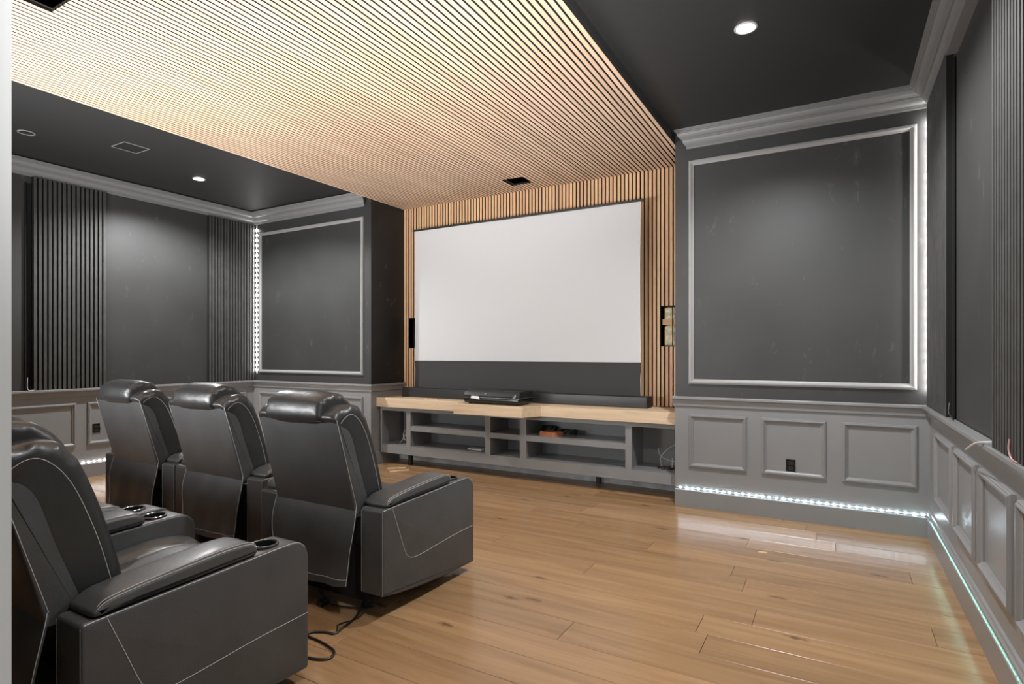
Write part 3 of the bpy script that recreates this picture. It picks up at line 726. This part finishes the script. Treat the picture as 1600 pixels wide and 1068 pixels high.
# ------------------------------------------------------------------ small things
# power cable and plug under the front recliner
c = empty('power_cable', (-2.05, 1.9, 0)); tag(c, 'thin black power cable trailing from the front recliner across the floor', 'cable')
lc = lambda pts: [(x + 2.05, y - 1.9, z) for x, y, z in pts]
MB().tube(smooth_path(lc([(-2.16, 2.30, .13), (-2.10, 2.19, .07), (-2.04, 2.04, .012), (-2.02, 1.94, .006), (-2.01, 1.875, .006), (-2.06, 1.86, .006), (-2.11, 1.83, .006), (-2.10, 1.797, .006), (-2.01, 1.79, .006), (-1.90, 1.765, .006), (-1.865, 1.72, .006), (-1.885, 1.69, .006), (-1.96, 1.668, .006), (-2.12, 1.66, .006)]), 8), .0055, 7).build('cord', M['wire_b'], c)
MB().tube(smooth_path(lc([(-2.52, 2.26, .13), (-2.40, 2.13, .06), (-2.28, 2.07, .02), (-2.17, 2.09, .010), (-2.08, 2.14, .006), (-2.03, 2.17, .03), (-2.06, 2.26, .12)]), 8), .004, 6).build('cord', M['wire_b'], c)
MB().tube(smooth_path(lc([(-2.06, 2.15, .05), (-2.03, 2.05, .006), (-2.06, 1.95, .005), (-2.02, 1.90, .005)]), 8), .003, 6).build('cord', M['wire_b'], c)
b = MB(); pillow(b, round_poly([(-.03, 0, .008), (-.03, .03, .01), (.03, .03, .01), (.03, 0, .008)], 3), -.018, .018, .006); 
pb = b.build('plug_block', M['wire_b'], c); pb.location = (-.245, .165, .001)
MB().tube(smooth_path(lc([(-2.36, 2.14, .13), (-2.33, 2.09, .06), (-2.30, 2.07, .028)]), 6), .0045, 6).build('cord', M['wire_b'], c)

# offcuts on the floor
def slab(name, cx, cy, z, L, W_, H_, rz, m, label, cat, group=None):
    mb = MB(); a, b, d = L / 2, W_ / 2, .0015
    mb.loft([[(-a, -b, 0), (a, -b, 0), (a, b, 0), (-a, b, 0)], [(-a, -b, H_ - d), (a, -b, H_ - d), (a, b, H_ - d), (-a, b, H_ - d)], [(-a + d, -b + d, H_), (a - d, -b + d, H_), (a - d, b - d, H_), (-a + d, b - d, H_)]])
    o = mb.build(name, M[m], None, 20); o.location = (cx, cy, z); o.rotation_euler.z = math.radians(rz); return tag(o, label, cat, group)
slab('wood_offcut', -4.285, 4.905, 0, .20, .032, .010, 40, 'scrapwood', 'short wooden offcut on the floor, nearer the media cabinet', 'offcut', 'offcuts on the floor')
slab('wood_offcut', -4.165, 4.815, 0, .215, .03, .008, 55, 'scrapwood', 'second short wooden offcut on the floor, nearer the recliner', 'offcut', 'offcuts on the floor')
slab('wood_chip', -.414, 4.02, 0, .055, .016, .006, 8, 'scrapwood', 'tiny wooden chip on the open floor before the lit front wall', 'offcut')
slab('wood_shim', -3.95, 5.10, ZT, .15, .03, .008, 25, 'scrapwood', 'thin wooden shim lying on the pale worktop left of the projector', 'offcut')
# shelf contents
bx = slab('box', -2.50, 5.19, .463, .20, .13, .042, -15, 'orange', 'flat terracotta coloured box on the upper right shelf of the cabinet', 'box')
slab('pamphlet', -3.46, 5.29, .228, .19, .10, .012, -3, 'paper', 'small white booklet on the lower left shelf of the cabinet', 'booklet')
random.seed(5)
def coil(name, cx, cy, z, r, turns, m, rad, label, flat=.25, cat='cable'):
    pts = []
    for k in range(int(turns * 14) + 1):
        a = k / 14 * 2 * PI; rr = r * random.uniform(.75, 1.1)
        pts.append((rr * math.cos(a) * 1.0, rr * .7 * math.sin(a), rad + abs(math.sin(a * .37 + k)) * r * flat))
    o = MB().tube(smooth_path(pts, 3), rad, 5).build(name, M[m]); o.location = (cx, cy, z); return tag(o, label, cat)
coil('coiled_cable', -2.36, 5.30, .463, .085, 5, 'wire_b', .006, 'bundled black cable beside the terracotta box on the shelf', .55)
coil('cable_bundle', -2.62, 5.40, .463, .075, 7, 'wire_b', .009, 'black bundle of cable behind the terracotta box on the shelf', .7)
coil('wire_coil', -1.36, 5.24, .228, .075, 3, 'wire_b', .0025, 'tangle of thin dark wire in the right cubby of the cabinet', .25)
def wires(name, lists, m, r, label, base):
    e = empty(name, base); tag(e, label, 'wire')
    for L in lists: MB().tube(smooth_path([(x - base[0], y - base[1], z - base[2]) for x, y, z in L], 8), r, 6).build('strand', M[m], e)
    return e
wires('wire', [[(-1.27, 5.40, .45), (-1.34, 5.33, .42), (-1.42, 5.30, .33), (-1.41, 5.28, .24)], [(-1.46, 5.36, .40), (-1.44, 5.32, .35), (-1.36, 5.28, .31), (-1.25, 5.27, .30)], [(-1.31, 5.27, .33), (-1.31, 5.27, .24)]], 'wire_w', .0028,
      'loose white wires standing in the right cubby of the cabinet', (-1.36, 5.30, .228))
wires('wire', [[(-4.33, 5.33, .62), (-4.335, 5.33, .50), (-4.31, 5.25, .42), (-4.30, 5.22, .30), (-4.34, 5.2, .27), (-4.40, 5.2, .33), (-4.38, 5.22, .41), (-4.32, 5.22, .43)],
               [(-4.31, 5.20, .40), (-4.37, 5.2, .38), (-4.44, 5.19, .28), (-4.48, 5.18, .235)], [(-4.40, 5.18, .27), (-4.44, 5.2, .33), (-4.42, 5.22, .39), (-4.34, 5.22, .36), (-4.31, 5.2, .29)]], 'wire_w', .0032,
      'loops of white wire hanging in the left cubby of the cabinet', (-4.39, 5.22, .228))
# wires on the right chair rail
wires('wire', [[(XR - .02, 2.90, .945), (XR - .062, 2.95, .937), (XR - .073, 3.05, .915), (XR - .070, 3.25, .86)]], 'wire_w', .004, 'white wire draped over the right chair rail below the slatted panel', (XR - .045, 2.98, .93))
wires('wire', [[(XR - .056, 2.57, 1.0), (XR - .060, 2.56, .965), (XR - .058, 2.53, .937), (XR - .056, 2.47, .934)]], 'wire_p', .003, 'pink wire poking out under the right-edge slatted panel', (XR - .055, 2.53, .93))
wires('wire', [[(XR - .03, 3.96, 1.02), (XR - .04, 3.92, .97), (XR - .03, 3.88, .945), (XR - .03, 3.83, .94)]], 'wire_b', .003, 'short black wire at the foot of the upright shade strip on the right wall', (XR - .03, 3.88, .93))
wires('wire', [[(XL + .03, 2.455, 1.06), (XL + .035, 2.45, .98), (XL + .04, 2.458, .938), (XL + .045, 2.50, .936)]], 'wire_w', .003, 'white wire curling out at the foot of the left slatted panel', (XL + .04, 2.46, .93))
# open outlet boxes
def outlet(loc, rz, label):
    r = empty('outlet', loc, rz); tag(r, label, 'outlet')
    w = MB(); moulding_frame(w, -.034, .034, -.05, .05, lambda u, v, o: (u, -o, v), .006, .006); w.build('box_rim', M['plastic'], r)
    MB().box(-.030, .030, -.002, -.0003, -.046, .046).build('box_back', M['felt'], r)
    for s_ in (-1, 1): MB().box(-.016, .016, -.006, -.002, s_ * .02 - .014, s_ * .02 + .014).build('socket', M['plastic'], r)
    MB().tube(smooth_path([(.02, -.004, .03), (.032, -.012, 0), (.028, -.01, -.035), (.038, -.006, -.05)], 5), .0025, 5).build('wire_end', M['wire_b'], r)
outlet((-.308, yw, .419), 0, 'black uncovered outlet in the middle panel of the right front wall')
outlet((XL + .006, 3.05, .50), PI / 2, 'black uncovered outlet in a left wall panel beside the recliner')
